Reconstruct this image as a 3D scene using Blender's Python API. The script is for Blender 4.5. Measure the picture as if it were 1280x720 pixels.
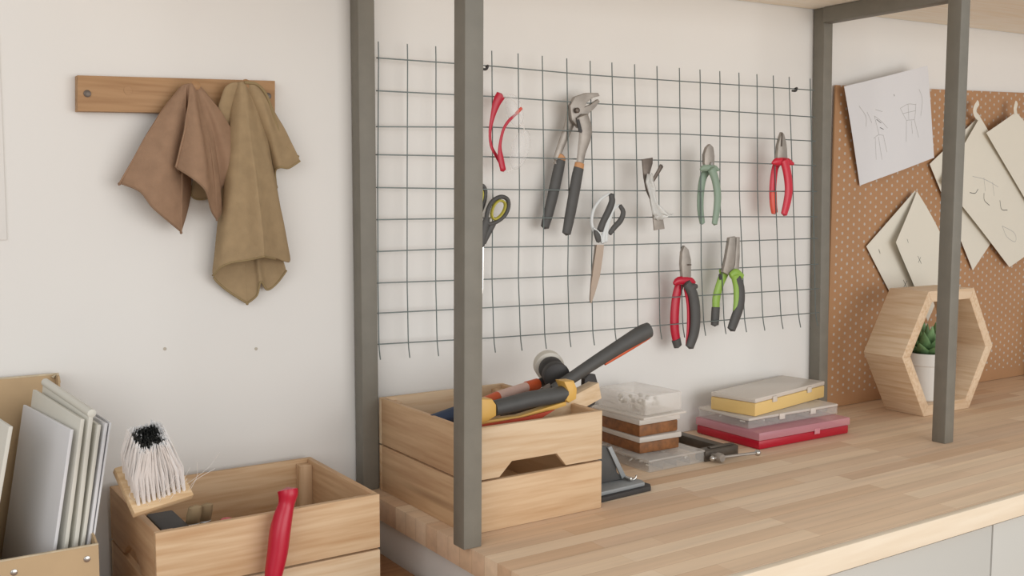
import bpy, bmesh, math, random
from mathutils import Vector, Matrix
random.seed(7)
for o in list(bpy.data.objects): bpy.data.objects.remove(o)
SC = bpy.context.scene; COL = SC.collection
V = Vector
# ------------------------------------------------------------------ camera
F_PX, YAW, PITCH, ROLL = 1268.2, .5903, .0878, .0030
CAM = V((-.3853, -1.45, .4905))
fwd = V((math.sin(YAW)*math.cos(PITCH), math.cos(YAW)*math.cos(PITCH), -math.sin(PITCH)))
r0 = V((math.cos(YAW), -math.sin(YAW), 0)); u0 = r0.cross(fwd)
RT = r0*math.cos(ROLL)+u0*math.sin(ROLL); UP = -r0*math.sin(ROLL)+u0*math.cos(ROLL)
cd = bpy.data.cameras.new('camera'); cam = bpy.data.objects.new('camera', cd); COL.objects.link(cam)
m = Matrix.Identity(4)
for i in range(3): m[i][0] = RT[i]; m[i][1] = UP[i]; m[i][2] = -fwd[i]; m[i][3] = CAM[i]
cam.matrix_world = m
cd.sensor_width = 36; cd.lens = F_PX*36/1280; cd.clip_start = .05
SC.camera = cam
# ------------------------------------------------------------------ light and exposure
SC.view_settings.view_transform = 'Standard'; SC.view_settings.look = 'None'
SC.view_settings.gamma = 1; SC.view_settings.exposure = 0
SC.view_settings.use_curve_mapping = False
w = bpy.data.worlds.new('world'); SC.world = w; w.use_nodes = True
w.node_tree.nodes['Background'].inputs[0].default_value = (1, .992, .985, 1)
w.node_tree.nodes['Background'].inputs[1].default_value = .47
def area(name, loc, target, sx, sy, e, col):
    l = bpy.data.lights.new(name, 'AREA'); l.shape = 'RECTANGLE'; l.size = sx; l.size_y = sy; l.energy = e; l.color = col
    o = bpy.data.objects.new(name, l); COL.objects.link(o); o.location = loc
    o.rotation_euler = (V(target)-V(loc)).to_track_quat('-Z', 'Y').to_euler(); return o
area('window_light', (1.25, -3.6, .50), (.7, 0, .25), 3.6, 1.9, 69, (1, .985, .965))
area('window_light', (-2.1, -2.4, 1.1), (.3, 0, .2), 2.0, 1.8, 26, (1, .98, .96))

WY = .105            # face of the back wall
# ------------------------------------------------------------------ where a measured point of the photo stands in the room
def at(px, py, axis, val):
    d = fwd*F_PX + RT*(px-640) - UP*(py-360); i = 'xyz'.index(axis)
    return CAM + d*((val-CAM[i])/d[i])
def atp(px, py, n, c):
    n = V(n); d = fwd*F_PX + RT*(px-640) - UP*(py-360)
    return CAM + d*((c-n.dot(CAM))/n.dot(d))
def mesh_at(px, py, off=0): return atp(px, py, (.0455, 1, 0), .085+.0455*.36+off)
def interp(x, xs, ys):
    if x <= xs[0]: i = 0
    elif x >= xs[-1]: i = len(xs)-2
    else: i = max(j for j in range(len(xs)-1) if xs[j] <= x)
    return ys[i]+(ys[i+1]-ys[i])*(x-xs[i])/(xs[i+1]-xs[i])
# ------------------------------------------------------------------ materials
def lin(c): return tuple((v/12.92 if v <= .04045 else ((v+.055)/1.055)**2.4) for v in c)
def hx(s): return lin(tuple(int(s[i:i+2], 16)/255 for i in (0, 2, 4)))
def mat(name, col, rough=.5, metal=0, alpha=1, bump=0, bscale=300, var=0, vscale=20, spec=.5, trans=0):
    m = bpy.data.materials.new(name); m.use_nodes = True; nt = m.node_tree; b = nt.nodes['Principled BSDF']
    c = hx(col) if isinstance(col, str) else col
    b.inputs['Base Color'].default_value = (*c, 1); b.inputs['Roughness'].default_value = rough
    b.inputs['Metallic'].default_value = metal; b.inputs['Alpha'].default_value = alpha
    b.inputs['Specular IOR Level'].default_value = spec; b.inputs['Transmission Weight'].default_value = trans
    tc = nt.nodes.new('ShaderNodeTexCoord')
    if var:
        n = nt.nodes.new('ShaderNodeTexNoise'); n.inputs['Scale'].default_value = vscale; n.inputs['Detail'].default_value = 5
        nt.links.new(tc.outputs['Object'], n.inputs['Vector'])
        r = nt.nodes.new('ShaderNodeValToRGB'); r.color_ramp.elements[0].position = .3; r.color_ramp.elements[1].position = .7
        r.color_ramp.elements[0].color = (*[v*(1-var) for v in c], 1); r.color_ramp.elements[1].color = (*[min(1, v*(1+var)) for v in c], 1)
        nt.links.new(n.outputs['Fac'], r.inputs['Fac']); nt.links.new(r.outputs['Color'], b.inputs['Base Color'])
    if bump:
        n = nt.nodes.new('ShaderNodeTexNoise'); n.inputs['Scale'].default_value = bscale; n.inputs['Detail'].default_value = 3
        nt.links.new(tc.outputs['Object'], n.inputs['Vector'])
        bp = nt.nodes.new('ShaderNodeBump'); bp.inputs['Strength'].default_value = bump; bp.inputs['Distance'].default_value = .001
        nt.links.new(n.outputs['Fac'], bp.inputs['Height']); nt.links.new(bp.outputs['Normal'], b.inputs['Normal'])
    return m
def wood(name, light, dark, axis='x', fine=1., knots=True, rough=.55, seed=0, rot=0):
    m = bpy.data.materials.new(name); m.use_nodes = True; nt = m.node_tree; N = nt.nodes.new; L = nt.links.new; b = nt.nodes['Principled BSDF']
    tc = N('ShaderNodeTexCoord'); mp = N('ShaderNodeMapping'); L(tc.outputs['Object'], mp.inputs['Vector'])
    s = [16*fine]*3; s['xyz'.index(axis)] = 1.0*fine; mp.inputs['Scale'].default_value = s
    mp.inputs['Location'].default_value = (seed*1.7, seed*.9, seed*2.3); mp.inputs['Rotation'].default_value = (0, rot, 0)
    n1 = N('ShaderNodeTexNoise'); n1.inputs['Scale'].default_value = 1.2; n1.inputs['Detail'].default_value = 3; n1.inputs['Distortion'].default_value = .25
    L(mp.outputs['Vector'], n1.inputs['Vector'])
    mu = N('ShaderNodeMath'); mu.operation = 'MULTIPLY'; mu.inputs[1].default_value = 40; L(n1.outputs['Fac'], mu.inputs[0])
    sn = N('ShaderNodeMath'); sn.operation = 'SINE'; L(mu.outputs[0], sn.inputs[0])
    n2 = N('ShaderNodeTexNoise'); n2.inputs['Scale'].default_value = 9; n2.inputs['Detail'].default_value = 6; L(mp.outputs['Vector'], n2.inputs['Vector'])
    a = N('ShaderNodeMath'); a.operation = 'MULTIPLY_ADD'; a.inputs[1].default_value = .11; L(sn.outputs[0], a.inputs[0]); L(n2.outputs['Fac'], a.inputs[2])
    n3 = N('ShaderNodeTexNoise'); n3.inputs['Scale'].default_value = .35; n3.inputs['Detail'].default_value = 2; L(mp.outputs['Vector'], n3.inputs['Vector'])
    a2 = N('ShaderNodeMath'); a2.operation = 'MULTIPLY_ADD'; a2.inputs[1].default_value = .7; L(n3.outputs['Fac'], a2.inputs[0]); L(a.outputs[0], a2.inputs[2])
    r = N('ShaderNodeValToRGB'); r.color_ramp.elements[0].position = .5; r.color_ramp.elements[1].position = 1.15 if False else 1.
    r.color_ramp.elements[0].color = (*hx(dark), 1); r.color_ramp.elements[1].color = (*hx(light), 1)
    L(a2.outputs[0], r.inputs['Fac']); out = r.outputs['Color']
    if knots:
        v = N('ShaderNodeTexVoronoi'); v.inputs['Scale'].default_value = .9; L(mp.outputs['Vector'], v.inputs['Vector'])
        k = N('ShaderNodeMapRange'); k.inputs['From Min'].default_value = .03; k.inputs['From Max'].default_value = .13
        k.inputs['To Min'].default_value = .65; k.inputs['To Max'].default_value = 0; L(v.outputs['Distance'], k.inputs['Value'])
        mx = N('ShaderNodeMix'); mx.data_type = 'RGBA'; L(k.outputs['Result'], mx.inputs['Factor']); L(out, mx.inputs['A'])
        mx.inputs['B'].default_value = (*[c*.55 for c in hx(dark)], 1); out = mx.outputs['Result']
    L(out, b.inputs['Base Color']); b.inputs['Roughness'].default_value = rough; b.inputs['Specular IOR Level'].default_value = .3
    bp = N('ShaderNodeBump'); bp.inputs['Strength'].default_value = .25; bp.inputs['Distance'].default_value = .0006
    L(a.outputs[0], bp.inputs['Height']); L(bp.outputs['Normal'], b.inputs['Normal'])
    return m
def butcher(name, c1, c2, c3):
    m = bpy.data.materials.new(name); m.use_nodes = True; nt = m.node_tree; N = nt.nodes.new; L = nt.links.new; b = nt.nodes['Principled BSDF']
    tc = N('ShaderNodeTexCoord')
    def brick(ca, cb, loc, wd):
        mp = N('ShaderNodeMapping'); mp.inputs['Location'].default_value = loc; L(tc.outputs['Object'], mp.inputs['Vector'])
        k = N('ShaderNodeTexBrick'); k.inputs['Scale'].default_value = 1; k.inputs['Brick Width'].default_value = wd; k.inputs['Row Height'].default_value = .0332
        k.inputs['Mortar Size'].default_value = 0.0002; k.inputs['Mortar'].default_value = (*hx('a07a55'), 1); k.offset = .43; k.offset_frequency = 2; k.squash = 1
        k.inputs['Color1'].default_value = (*hx(ca), 1); k.inputs['Color2'].default_value = (*hx(cb), 1); k.inputs['Bias'].default_value = 0
        L(mp.outputs['Vector'], k.inputs['Vector']); return k
    k1 = brick(c1, c2, (0, 0, 0), .50); k2 = brick(c1, c3, (7.3, .0332*6, 0), .50)
    mx = N('ShaderNodeMix'); mx.data_type = 'RGBA'; mx.inputs['Factor'].default_value = .45; L(k1.outputs['Color'], mx.inputs['A']); L(k2.outputs['Color'], mx.inputs['B'])
    mp = N('ShaderNodeMapping'); mp.inputs['Scale'].default_value = (2, 40, 40); L(tc.outputs['Object'], mp.inputs['Vector'])
    n = N('ShaderNodeTexNoise'); n.inputs['Scale'].default_value = 1.6; n.inputs['Detail'].default_value = 6; L(mp.outputs['Vector'], n.inputs['Vector'])
    r = N('ShaderNodeMapRange'); r.inputs['From Min'].default_value = .3; r.inputs['From Max'].default_value = .7; r.inputs['To Min'].default_value = .91; r.inputs['To Max'].default_value = 1.07
    L(n.outputs['Fac'], r.inputs['Value'])
    vm = N('ShaderNodeVectorMath'); vm.operation = 'SCALE'; L(mx.outputs['Result'], vm.inputs[0]); L(r.outputs['Result'], vm.inputs['Scale'])
    L(vm.outputs['Vector'], b.inputs['Base Color']); b.inputs['Roughness'].default_value = .5; b.inputs['Specular IOR Level'].default_value = .22
    return m
def milky(name, col, a=.5, rough=.25):
    m = bpy.data.materials.new(name); m.use_nodes = True; nt = m.node_tree; N = nt.nodes.new; L = nt.links.new; b = nt.nodes['Principled BSDF']
    b.inputs['Base Color'].default_value = (*hx(col), 1); b.inputs['Roughness'].default_value = rough
    t = N('ShaderNodeBsdfTransparent'); t.inputs[0].default_value = (1, 1, 1, 1); mx = N('ShaderNodeMixShader'); mx.inputs[0].default_value = a
    L(t.outputs[0], mx.inputs[1]); L(b.outputs[0], mx.inputs[2]); L(mx.outputs[0], nt.nodes['Material Output'].inputs['Surface']); return m
def pegboard_mat():
    m = bpy.data.materials.new('pegboard'); m.use_nodes = True; nt = m.node_tree; N = nt.nodes.new; L = nt.links.new; b = nt.nodes['Principled BSDF']
    tc = N('ShaderNodeTexCoord'); sp = N('ShaderNodeSeparateXYZ'); L(tc.outputs['Object'], sp.inputs[0])
    def M(op, a, bb=None, cc=None):
        n = N('ShaderNodeMath'); n.operation = op
        for i, v in enumerate((a, bb, cc)):
            if v is None: continue
            if isinstance(v, (int, float)): n.inputs[i].default_value = v
            else: L(v, n.inputs[i])
        return n.outputs[0]
    px, pz, rr = .0400, .0206, .0034
    def lattice(ox, oz):
        fx = M('SUBTRACT', M('FRACT', M('ADD', M('DIVIDE', sp.outputs['X'], px), ox)), .5)
        fz = M('SUBTRACT', M('FRACT', M('ADD', M('DIVIDE', sp.outputs['Z'], pz), oz)), .5)
        dx = M('MULTIPLY', fx, px); dz = M('MULTIPLY', fz, pz)
        return M('SQRT', M('ADD', M('MULTIPLY', dx, dx), M('MULTIPLY', dz, dz)))
    d = M('MINIMUM', lattice(0, 0), lattice(.5, .5))
    hole = M('LESS_THAN', d, rr)
    inz = M('MULTIPLY', M('GREATER_THAN', sp.outputs['Z'], .030), M('GREATER_THAN', sp.outputs['X'], .012))
    hole = M('MULTIPLY', hole, inz)
    n = N('ShaderNodeTexNoise'); n.inputs['Scale'].default_value = 9; n.inputs['Detail'].default_value = 6; L(tc.outputs['Object'], n.inputs['Vector'])
    r = N('ShaderNodeValToRGB'); r.color_ramp.elements[0].color = (*hx('a67c56'), 1); r.color_ramp.elements[1].color = (*hx('b38760'), 1); L(n.outputs['Fac'], r.inputs['Fac'])
    mx = N('ShaderNodeMix'); mx.data_type = 'RGBA'; L(hole, mx.inputs['Factor']); L(r.outputs['Color'], mx.inputs['A']); mx.inputs['B'].default_value = (*hx('b9aea2'), 1)
    L(mx.outputs['Result'], b.inputs['Base Color']); b.inputs['Roughness'].default_value = .6
    return m
M = dict(
    wall=mat('painted_wall', 'e2e0dc', .9, bump=.25, bscale=60, var=.012, vscale=3),
    floor=wood('floor_wood', 'b99872', '8c6a48', 'x', .6, False),
    top=butcher('butcher_block', 'e9cfb0', 'bd8f68', 'f4e2ca'),
    lit_edge=wood('lit_front_edge', 'f0e2cc', 'e6d4ba', 'x', .6, False, seed=15),  # paler than the block: light on the front edge put into the colour
    orangered2=mat('red_float_plate', 'b8452c', .5),
    steel=mat('grey_paint', '7b776d', .55, bump=.15, bscale=500, var=.06, vscale=30),
    wire=mat('dark_wire', '6b7472', .45, .4),
    crate=wood('crate_pine', 'd8bf9f', 'c4a27c', 'x'),
    crate2=wood('crate_pine_warm', 'd6b894', 'bf9870', 'x', seed=3),
    cratey=wood('crate_pine_side', 'cfae88', 'b99370', 'y', seed=5),
    cratez=wood('crate_pine_post', 'd2b390', 'ba9672', 'z', seed=2),
    rack=wood('rack_oak', 'ad8862', '936d49', 'x', seed=8, knots=False),
    hexw=wood('hex_pine', 'dfc6a8', 'cbaa85', 'y', 1.2, False, seed=4),
    hexx=wood('hex_pine_long', 'dfc6a8', 'cbaa85', 'x', 1.2, False, seed=6),
    shelfw=wood('shelf_pine', 'faf3e6', 'f2e4cc', 'x', .8, False, seed=1),
    pale=wood('pale_wood', 'e0c8a8', 'ceb08a', 'x', 1.5, False, seed=9),
    bench=wood('bench_wood', 'a87c54', '8a6040', 'x', .8, False, seed=11),
    white=mat('white_melamine', 'dcdad6', .5), door=mat('grey_door', 'c6c5bf', .45),
    brown_cloth=mat('brown_linen', '9a7d66', .95, bump=.5, bscale=900, var=.08, vscale=60, spec=.1),
    khaki_cloth=mat('khaki_linen', 'a18b6c', .95, bump=.5, bscale=900, var=.08, vscale=60, spec=.1),
    khaki_hem=mat('khaki_hem', '978462', .95, bump=.5, bscale=900, spec=.1), brown_hem=mat('brown_hem', '8c725d', .95, bump=.5, bscale=900, spec=.1),
    card=mat('cardboard', 'bda27e', .85, var=.06, vscale=12), cardedge=mat('cardboard_edge', 'c4b59a', .9, var=.15, vscale=80),
    paper=mat('white_paper', 'd8d8da', .7), cream=mat('cream_paper', 'ddd8ca', .75, var=.02, vscale=6), folder=mat('offwhite_folder', 'd4d2c8', .6),
    pencil=mat('pencil_line', 'aaa9a6', .8), ink=mat('ink_line', '4a4a48', .7),
    black=mat('black_rubber', '393736', .6, bump=.2, bscale=700, var=.1, vscale=40), dark=mat('dark_grey_plastic', '4b4a48', .55, var=.08, vscale=40),
    red=mat('red_plastic', 'b00f2a', .35), redh=mat('red_handle', 'b81030', .35), brightred=mat('bright_red_plastic', 'c8243a', .35), orangered=mat('orange_red_plastic', 'd4503c', .4),
    yellow=mat('yellow_plastic', 'dcae58', .45), paleyellow=mat('pale_yellow_plastic', 'e0bf7c', .4), orange=mat('orange_paint', 'c9572c', .45), navy=mat('navy_grip', '2a3850', .6),
    palegrip=mat('pale_handle', 'd0b0a4', .5), lime=mat('lime_plastic', '8cb04a', .4), sage=mat('sage_plastic', '869a88', .45), oliveyellow=mat('olive_yellow', 'b5ab42', .5),
    metal=mat('brushed_metal', 'a29b93', .5, .55, var=.12, vscale=60), metaldark=mat('worn_metal', '6a6058', .45, .6, var=.2, vscale=60), chrome=mat('bright_metal', 'c2bfba', .25, .85),
    copper=mat('tape_metal', 'a08f80', .4, .55), tan=mat('orange_tan_plastic', 'c08a5a', .5), whitegrip=mat('white_grip', 'd4d8d8', .4),
    iron=mat('cast_iron', '5d554c', .5, .5, var=.15, vscale=60), plate=mat('grey_plate', '969a9b', .5, .2),
    clear=milky('clear_plastic', 'f6f2ec', .16, .12), lid=milky('frosted_lid', 'f0e8de', .6), clear2=milky('frosted_clear', 'f4eee6', .34, .18), pinklid=milky('pink_lid', 'e6a4ae', .55), yellowlid=milky('frosted_lid_warm', 'e2d8cc', .8),
    lens=milky('clear_lens', 'eeeeee', .16, .1), content=mat('brown_contents', '80522c', .6, var=.3, vscale=90), bits=mat('grey_bits', 'cfcbc2', .5, .1, var=.15, vscale=120),
    tanbristle=mat('tan_bristle', '8e7a5c', .8), bristle=mat('white_bristle', 'ffffff', .8, spec=.2), blackbristle=mat('black_bristle', '303230', .8), bristlewood=wood('brush_wood', 'dcc09a', 'c8a67c', 'x', 2, False, seed=12),
    pot=mat('white_ceramic', 'dddad4', .35), leaf=mat('leaf', '6f9162', .5, var=.25, vscale=60), soil=mat('soil', '3b2c22', .95, var=.3, vscale=200),
    whitedisc=mat('white_nylon', 'd3cec2', .5), darkpanel=mat('dark_panel', '3a3632', .6), plug=mat('beige_plug', 'b8b0a2', .7),
    peg=pegboard_mat())
# ------------------------------------------------------------------ mesh helpers
ORG = {}
def tag(o, label=None, cat=None, group=None, kind=None):
    for k, v in (('label', label), ('category', cat), ('group', group), ('kind', kind)):
        if v: o[k] = v
    return o
def thing(name, label, cat, loc, group=None):
    o = bpy.data.objects.new(name, None); COL.objects.link(o); o.location = loc; o.empty_display_size = .02
    ORG[o.name] = V(loc); return tag(o, label, cat, group)
def obj(name, bm, mt, parent=None, org=None, smooth=40, sub=0, solid=0, soff=0, label=None):
    g = ORG[parent.name] if parent else V(org if org is not None else (0, 0, 0))
    bmesh.ops.remove_doubles(bm, verts=bm.verts, dist=1e-6)
    bmesh.ops.recalc_face_normals(bm, faces=bm.faces)
    bmesh.ops.translate(bm, verts=bm.verts, vec=-g)
    me = bpy.data.meshes.new(name); bm.to_mesh(me); bm.free()
    me.materials.append(mt)
    for p in me.polygons: p.use_smooth = True
    me.set_sharp_from_angle(angle=math.radians(smooth))
    o = bpy.data.objects.new(name, me); COL.objects.link(o)
    if parent: o.parent = parent
    else: o.location = g
    ORG[o.name] = g
    if solid:
        s = o.modifiers.new('thickness', 'SOLIDIFY'); s.thickness = solid; s.offset = soff
    if sub:
        s = o.modifiers.new('smooth', 'SUBSURF'); s.levels = sub; s.render_levels = sub
    if label: o['label'] = label
    return o
def nb(): return bmesh.new()
def box(bm, a, b, bev=.0015, M4=None, seg=2):
    a, b = V(a), V(b)
    r = bmesh.ops.create_cube(bm, size=1); vs = r['verts']
    for v in vs:
        v.co = V(((a.x+b.x)/2+v.co.x*(b.x-a.x), (a.y+b.y)/2+v.co.y*(b.y-a.y), (a.z+b.z)/2+v.co.z*(b.z-a.z)))
    if bev:
        es = list({e for v in vs for e in v.link_edges})
        rr = bmesh.ops.bevel(bm, geom=es, offset=bev, segments=seg, affect='EDGES', profile=.5)
        vs = list({v for f in rr['faces'] for v in f.verts} | {v for v in vs if v.is_valid})
    if M4 is not None:
        for v in vs: v.co = M4 @ v.co
    return bm
def prism(bm, pts, vec, bev=0):
    """pts: outline in space, vec: thickness"""
    vec = V(vec); A = [bm.verts.new(V(p)) for p in pts]; B = [bm.verts.new(V(p)+vec) for p in pts]; n = len(pts)
    fs = [bm.faces.new(A), bm.faces.new(B[::-1])]
    for i in range(n): fs.append(bm.faces.new((A[i], B[i], B[(i+1) % n], A[(i+1) % n])))
    if bev:
        bmesh.ops.recalc_face_normals(bm, faces=fs)
        es = list({e for f in fs[:2] for e in f.edges})
        bmesh.ops.bevel(bm, geom=es, offset=bev, segments=2, affect='EDGES', profile=.5)
    return bm
def smooth_path(pts, n, closed=False):
    P = [V(p) for p in pts]; out = []; N = len(P)
    seg = N if closed else N-1
    for i in range(seg):
        p1, p2 = P[i], P[(i+1) % N]
        p0 = P[i-1] if (i > 0 or closed) else p1*2-p2
        p3 = P[(i+2) % N] if (i+2 < N or closed) else p2*2-p1
        for k in range(n):
            t = k/n
            out.append(.5*((2*p1)+(p2-p0)*t+(2*p0-5*p1+4*p2-p3)*t*t+(3*p1-p0-3*p2+p3)*t**3))
    if not closed: out.append(P[-1])
    return out
def tube(bm, pts, rad, seg=10, flat=1., ref=(0, 1, 0), sub=1, closed=False, cap=True):
    """swept tube; rad per point; flat scales the radius along ref"""
    if not hasattr(rad, '__len__'): rad = [rad]*len(pts)
    if sub > 1:
        q = [V((r, 0, 0)) for r in rad]; rad = [max(.0002, v.x) for v in smooth_path(q, sub, closed)]; pts = smooth_path(pts, sub, closed)
    P = [V(p) for p in pts]; rings = []; N = len(P); ref = V(ref).normalized()
    for i in range(N):
        if closed: t = P[(i+1) % N]-P[i-1]
        else: t = P[min(i+1, N-1)]-P[max(i-1, 0)]
        t.normalize(); b = ref-t*ref.dot(t)
        if b.length < 1e-3: b = t.orthogonal()
        b.normalize(); s = t.cross(b)
        rings.append([bm.verts.new(P[i]+s*math.cos(a)*rad[i]+b*math.sin(a)*rad[i]*flat) for a in [2*math.pi*k/seg for k in range(seg)]])
    for i in range(N if closed else N-1):
        A, B = rings[i], rings[(i+1) % N]
        for k in range(seg): bm.faces.new((A[k], A[(k+1) % seg], B[(k+1) % seg], B[k]))
    if cap and not closed:
        for R_, j, jj in ((rings[0], 0, 1), (rings[-1], N-1, N-2)):
            d = (P[j]-P[jj]).normalized()
            c = bm.verts.new(P[j]+d*min(rad[j]*.45, .004))
            for k in range(seg): bm.faces.new((R_[k], R_[(k+1) % seg], c))
    return bm
def lathe(bm, prof, c, axis=(0, 0, 1), seg=32):
    ax = V(axis).normalized(); s = ax.orthogonal().normalized(); t = ax.cross(s); c = V(c); rings = []
    for r, h in prof:
        rings.append([bm.verts.new(c+ax*h+(s*math.cos(a)+t*math.sin(a))*max(r, 1e-5)) for a in [2*math.pi*k/seg for k in range(seg)]])
    for A, B in zip(rings, rings[1:]):
        for k in range(seg): bm.faces.new((A[k], A[(k+1) % seg], B[(k+1) % seg], B[k]))
    for R_ in (rings[0], rings[-1]): bm.faces.new(R_)
    return bm
def frame(o, x, y):   # local frame matrix: origin, x direction, y hint
    x = V(x).normalized(); z = x.cross(V(y)).normalized(); y = z.cross(x)
    m = Matrix.Identity(4)
    for i in range(3): m[i][0] = x[i]; m[i][1] = y[i]; m[i][2] = z[i]; m[i][3] = o[i]
    return m
# ================================================================== THE SETTING
def struct(name, a, b, mt):
    o = obj(name, box(nb(), a, b, 0), mt, org=((a[0]+b[0])/2, (a[1]+b[1])/2, min(a[2], b[2]))); o['kind'] = 'structure'; return o
struct('wall_back', (-2.6, WY, -.90), (4.2, WY+.12, 1.75), M['wall'])
struct('floor', (-2.6, -4.2, -.95), (4.2, WY, -.90), M['floor'])
# ================================================================== LARGE FURNITURE
# low bench under the crate and files
t = thing('low_bench', 'low brown wooden bench under the left crate and magazine files', 'bench', (-.6, -.15, -.9))
obj('bench_top', box(nb(), (-1.7, -.42, -.117), (.336, WY-.004, -.087), .002), M['bench'], t)
for x in (-1.62, .27):
    for y in (-.38, .04): obj('leg', box(nb(), (x, y, -.9), (x+.05, y+.05, -.117), .002), M['bench'], t)
# worktop
t = thing('worktop', 'long butcher block worktop of light wood staves carrying tool crate and boxes', 'worktop', (1.8, -.2, -.0365))
obj('slab', box(nb(), (.341, -.5345, -.0365), (3.6, WY-.002, 0), .0008), M['top'], t)
obj('lit_front_edge', box(nb(), (.341, -.547, -.0365), (3.6, -.5348, 0), .0015), M['lit_edge'], t, label='front edge strip of the worktop, bright light painted in as cream')  # added strip, its cream colour paints the light falling on the front edge
# base cabinets
seam = at(1241, 664, 'y', -.532).x
xs = [.352, seam-.60, seam, seam+.6, seam+1.2, seam+1.8]
xs = [.352, seam-.6, seam, seam+.6, seam+1.2]
labs = ['white sided base cabinet at the open left end of the worktop', 'grey fronted base cabinet left of the seam below the worktop edge',
        'grey fronted base cabinet in the lower right corner under the worktop', 'grey fronted base cabinet beyond the right edge under the worktop']
for i in range(4):
    a, b = xs[i], xs[i+1]
    t = thing('base_cabinet', labs[i], 'cabinet', ((a+b)/2, -.2, -.9), 'base cabinets under the worktop')
    obj('body', box(nb(), (a+.0005, -.512, -.82), (b-.0005, WY-.004, -.0368), .001), M['white'], t)
    obj('plinth', box(nb(), (a+.001, -.47, -.90), (b-.001, WY-.02, -.82), .001), M['door'], t)
    obj('door', box(nb(), (a+.0022, -.532, -.80), (b-.0022, -.5125, -.0455), .0012), M['door'], t)
# shelving frame
t = thing('shelf_frame', 'grey steel post frame standing on the worktop and carrying a pine shelf', 'shelving', (.9, -.08, 0))
def post(x, y, topz, lean):
    bm = nb(); box(bm, (x, y, 0), (x+.03, y+.03, topz), .002)
    for v in bm.verts: v.co.x += lean*v.co.z
    return bm
def under(x): return .911+.027*(x-1.3)
for x, yb, lean in ((.3362, .0728, -.002), (1.4890, .0728, -.0245)): obj('post', post(x, yb, under(x)-.001, lean), M['steel'], t)
for x, yf, lean in ((.3285, -.2655, .004), (1.4600, -.2655, -.004)): obj('post', post(x, yf, under(x)-.001, lean), M['steel'], t)
for x in (.3290, 1.4610): obj('beam', box(nb(), (x, -.2345, under(x)-.034), (x+.03, .0718, under(x)-.001), .001), M['steel'], t)
bm = nb(); y0, y1 = -.29, WY-.003
pts = [(-.2, y0, under(-.2)), (3.6, y0, under(3.6)), (3.6, y1, under(3.6)), (-.2, y1, under(-.2))]
prism(bm, pts, (0, 0, .03)); obj('shelf_board', bm, M['shelfw'], t, label='light pine shelf board resting on the frame')
# pegboard
t = thing('pegboard', 'brown perforated hardboard pegboard fixed to the wall behind the worktop', 'pegboard', (1.540, .0945, 0))
bm = nb(); x0, x1 = 1.540, 3.4
prism(bm, [(x0, .0945, .0008), (x1, .0945, .0008), (x1, .0945, .752+.038*(x1-1.6)), (x0, .0945, .752)], (0, .004, 0))
obj('board', bm, M['peg'], t)
for x in (1.62, 2.5, 3.3):
    obj('spacer', box(nb(), (x, .0987, .03), (x+.03, WY-.0002, .06), 0), M['bench'], t)
# dark upright beyond the hexagon
tag(obj('slate_board', box(nb(), (2.385, .070, .0005), (2.62, .082, .205), .001), M['darkpanel'], org=(2.5, .076, 0)), 'dark board leaning on the pegboard, cut by the right photo edge', 'board')

# ================================================================== WIRE GRID
MID = {-1: 472.2, 0: 509, 1: 545, 2: 581, 3: 616, 4: 649.3, 5: 680, 6: 711, 7: 740.7, 8: 768, 9: 796.5, 10: 823.7, 11: 851, 12: 876, 13: 900, 14: 924.2, 15: 946.9, 16: 969.4, 17: 991.2, 18: 1016}
ROWT = {0: [75, 115.3, 158.5, 194, 235, 274, 313, 352.5, 389.7, 428.3], 3: [82.7, 120.7, 159, 196, 236.7, 272.3, 309, 348.8, 384.3, 422.2],
        7: [94, 129.3, 165, 199.3, 238, 272.5, 307, 343.5, 377.5, 413.5], 11: [101.5, 135, 167.5, 200.4, 238.8, 271, 303.8, 338.3, 371, 404.6],
        17: [111, 144.6, 175, 206, 239.2, 271, 299, 331.7, 362.8, 393.3]}
def gxy(k, r):
    o0 = interp(k, [0, 3, 7, 9, 11, 13, 15, 17, 18], [.5, -1, -2.7, -3, -1.5, 0, -.5, -4.5, -3])
    o7 = interp(k, [0, 4, 7, 10, 12, 14, 17], [0, -1.2, -1.2, 0, .6, 4, 3]) if k < 18 else 2
    o9 = interp(k, [0, 4, 7, 10, 12, 14, 17, 18], [1.5, 1.3, .3, 1.3, 3.7, 6.5, 7, 3.5])
    x = MID[k]+interp(r, [0, 4, 7, 9], [o0, 0, o7, o9])
    ks = sorted(ROWT); return x, interp(x, [MID[q] for q in ks], [ROWT[q][r] for q in ks])
t = thing('wire_grid_panel', 'dark steel wire grid panel hung on the wall holding pliers and scissors', 'wire grid', tuple(V((.94, .055, .27))))
WR = .0011
for k in range(-1, 19):
    P = [mesh_at(*gxy(k, r), .0022) for r in range(10)]
    hgt = interp(k, [0, 17], [20, 14.5]); x, y = gxy(k, 0); P = [mesh_at(x-.3, y-hgt, .0022)]+P
    x, y = gxy(k, 9); P.append(mesh_at(x+interp(k, [0, 17], [1.8, 2.6]), y+interp(k, [0, 17], [19, 16.5]), .0022))
    obj('vertical_wire', tube(nb(), P, WR, 6, sub=3, cap=True), M['wire'], t)
for r in range(10):
    P = [mesh_at(*gxy(k, r), 0) for k in range(-1, 19)]
    P = [P[0]-V((.0008, 0, 0))]+P+[P[-1]+(P[-1]-P[-2]).normalized()*.012]
    obj('horizontal_wire', tube(nb(), P, WR, 6, sub=2), M['wire'], t)
for px, py in ((606.5, 84.5), (993, 112)):
    p = mesh_at(px, py, -.001); bm = nb()
    tube(bm, [(p.x, p.y+.006, p.z-.002), (p.x, p.y-.004, p.z-.003), (p.x+.003, p.y-.004, p.z+.003), (p.x+.005, p.y+.004, p.z+.002)], .0022, 8, ref=(1, 0, 0), sub=3); obj('wire_clip', bm, M['black'], t)
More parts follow.
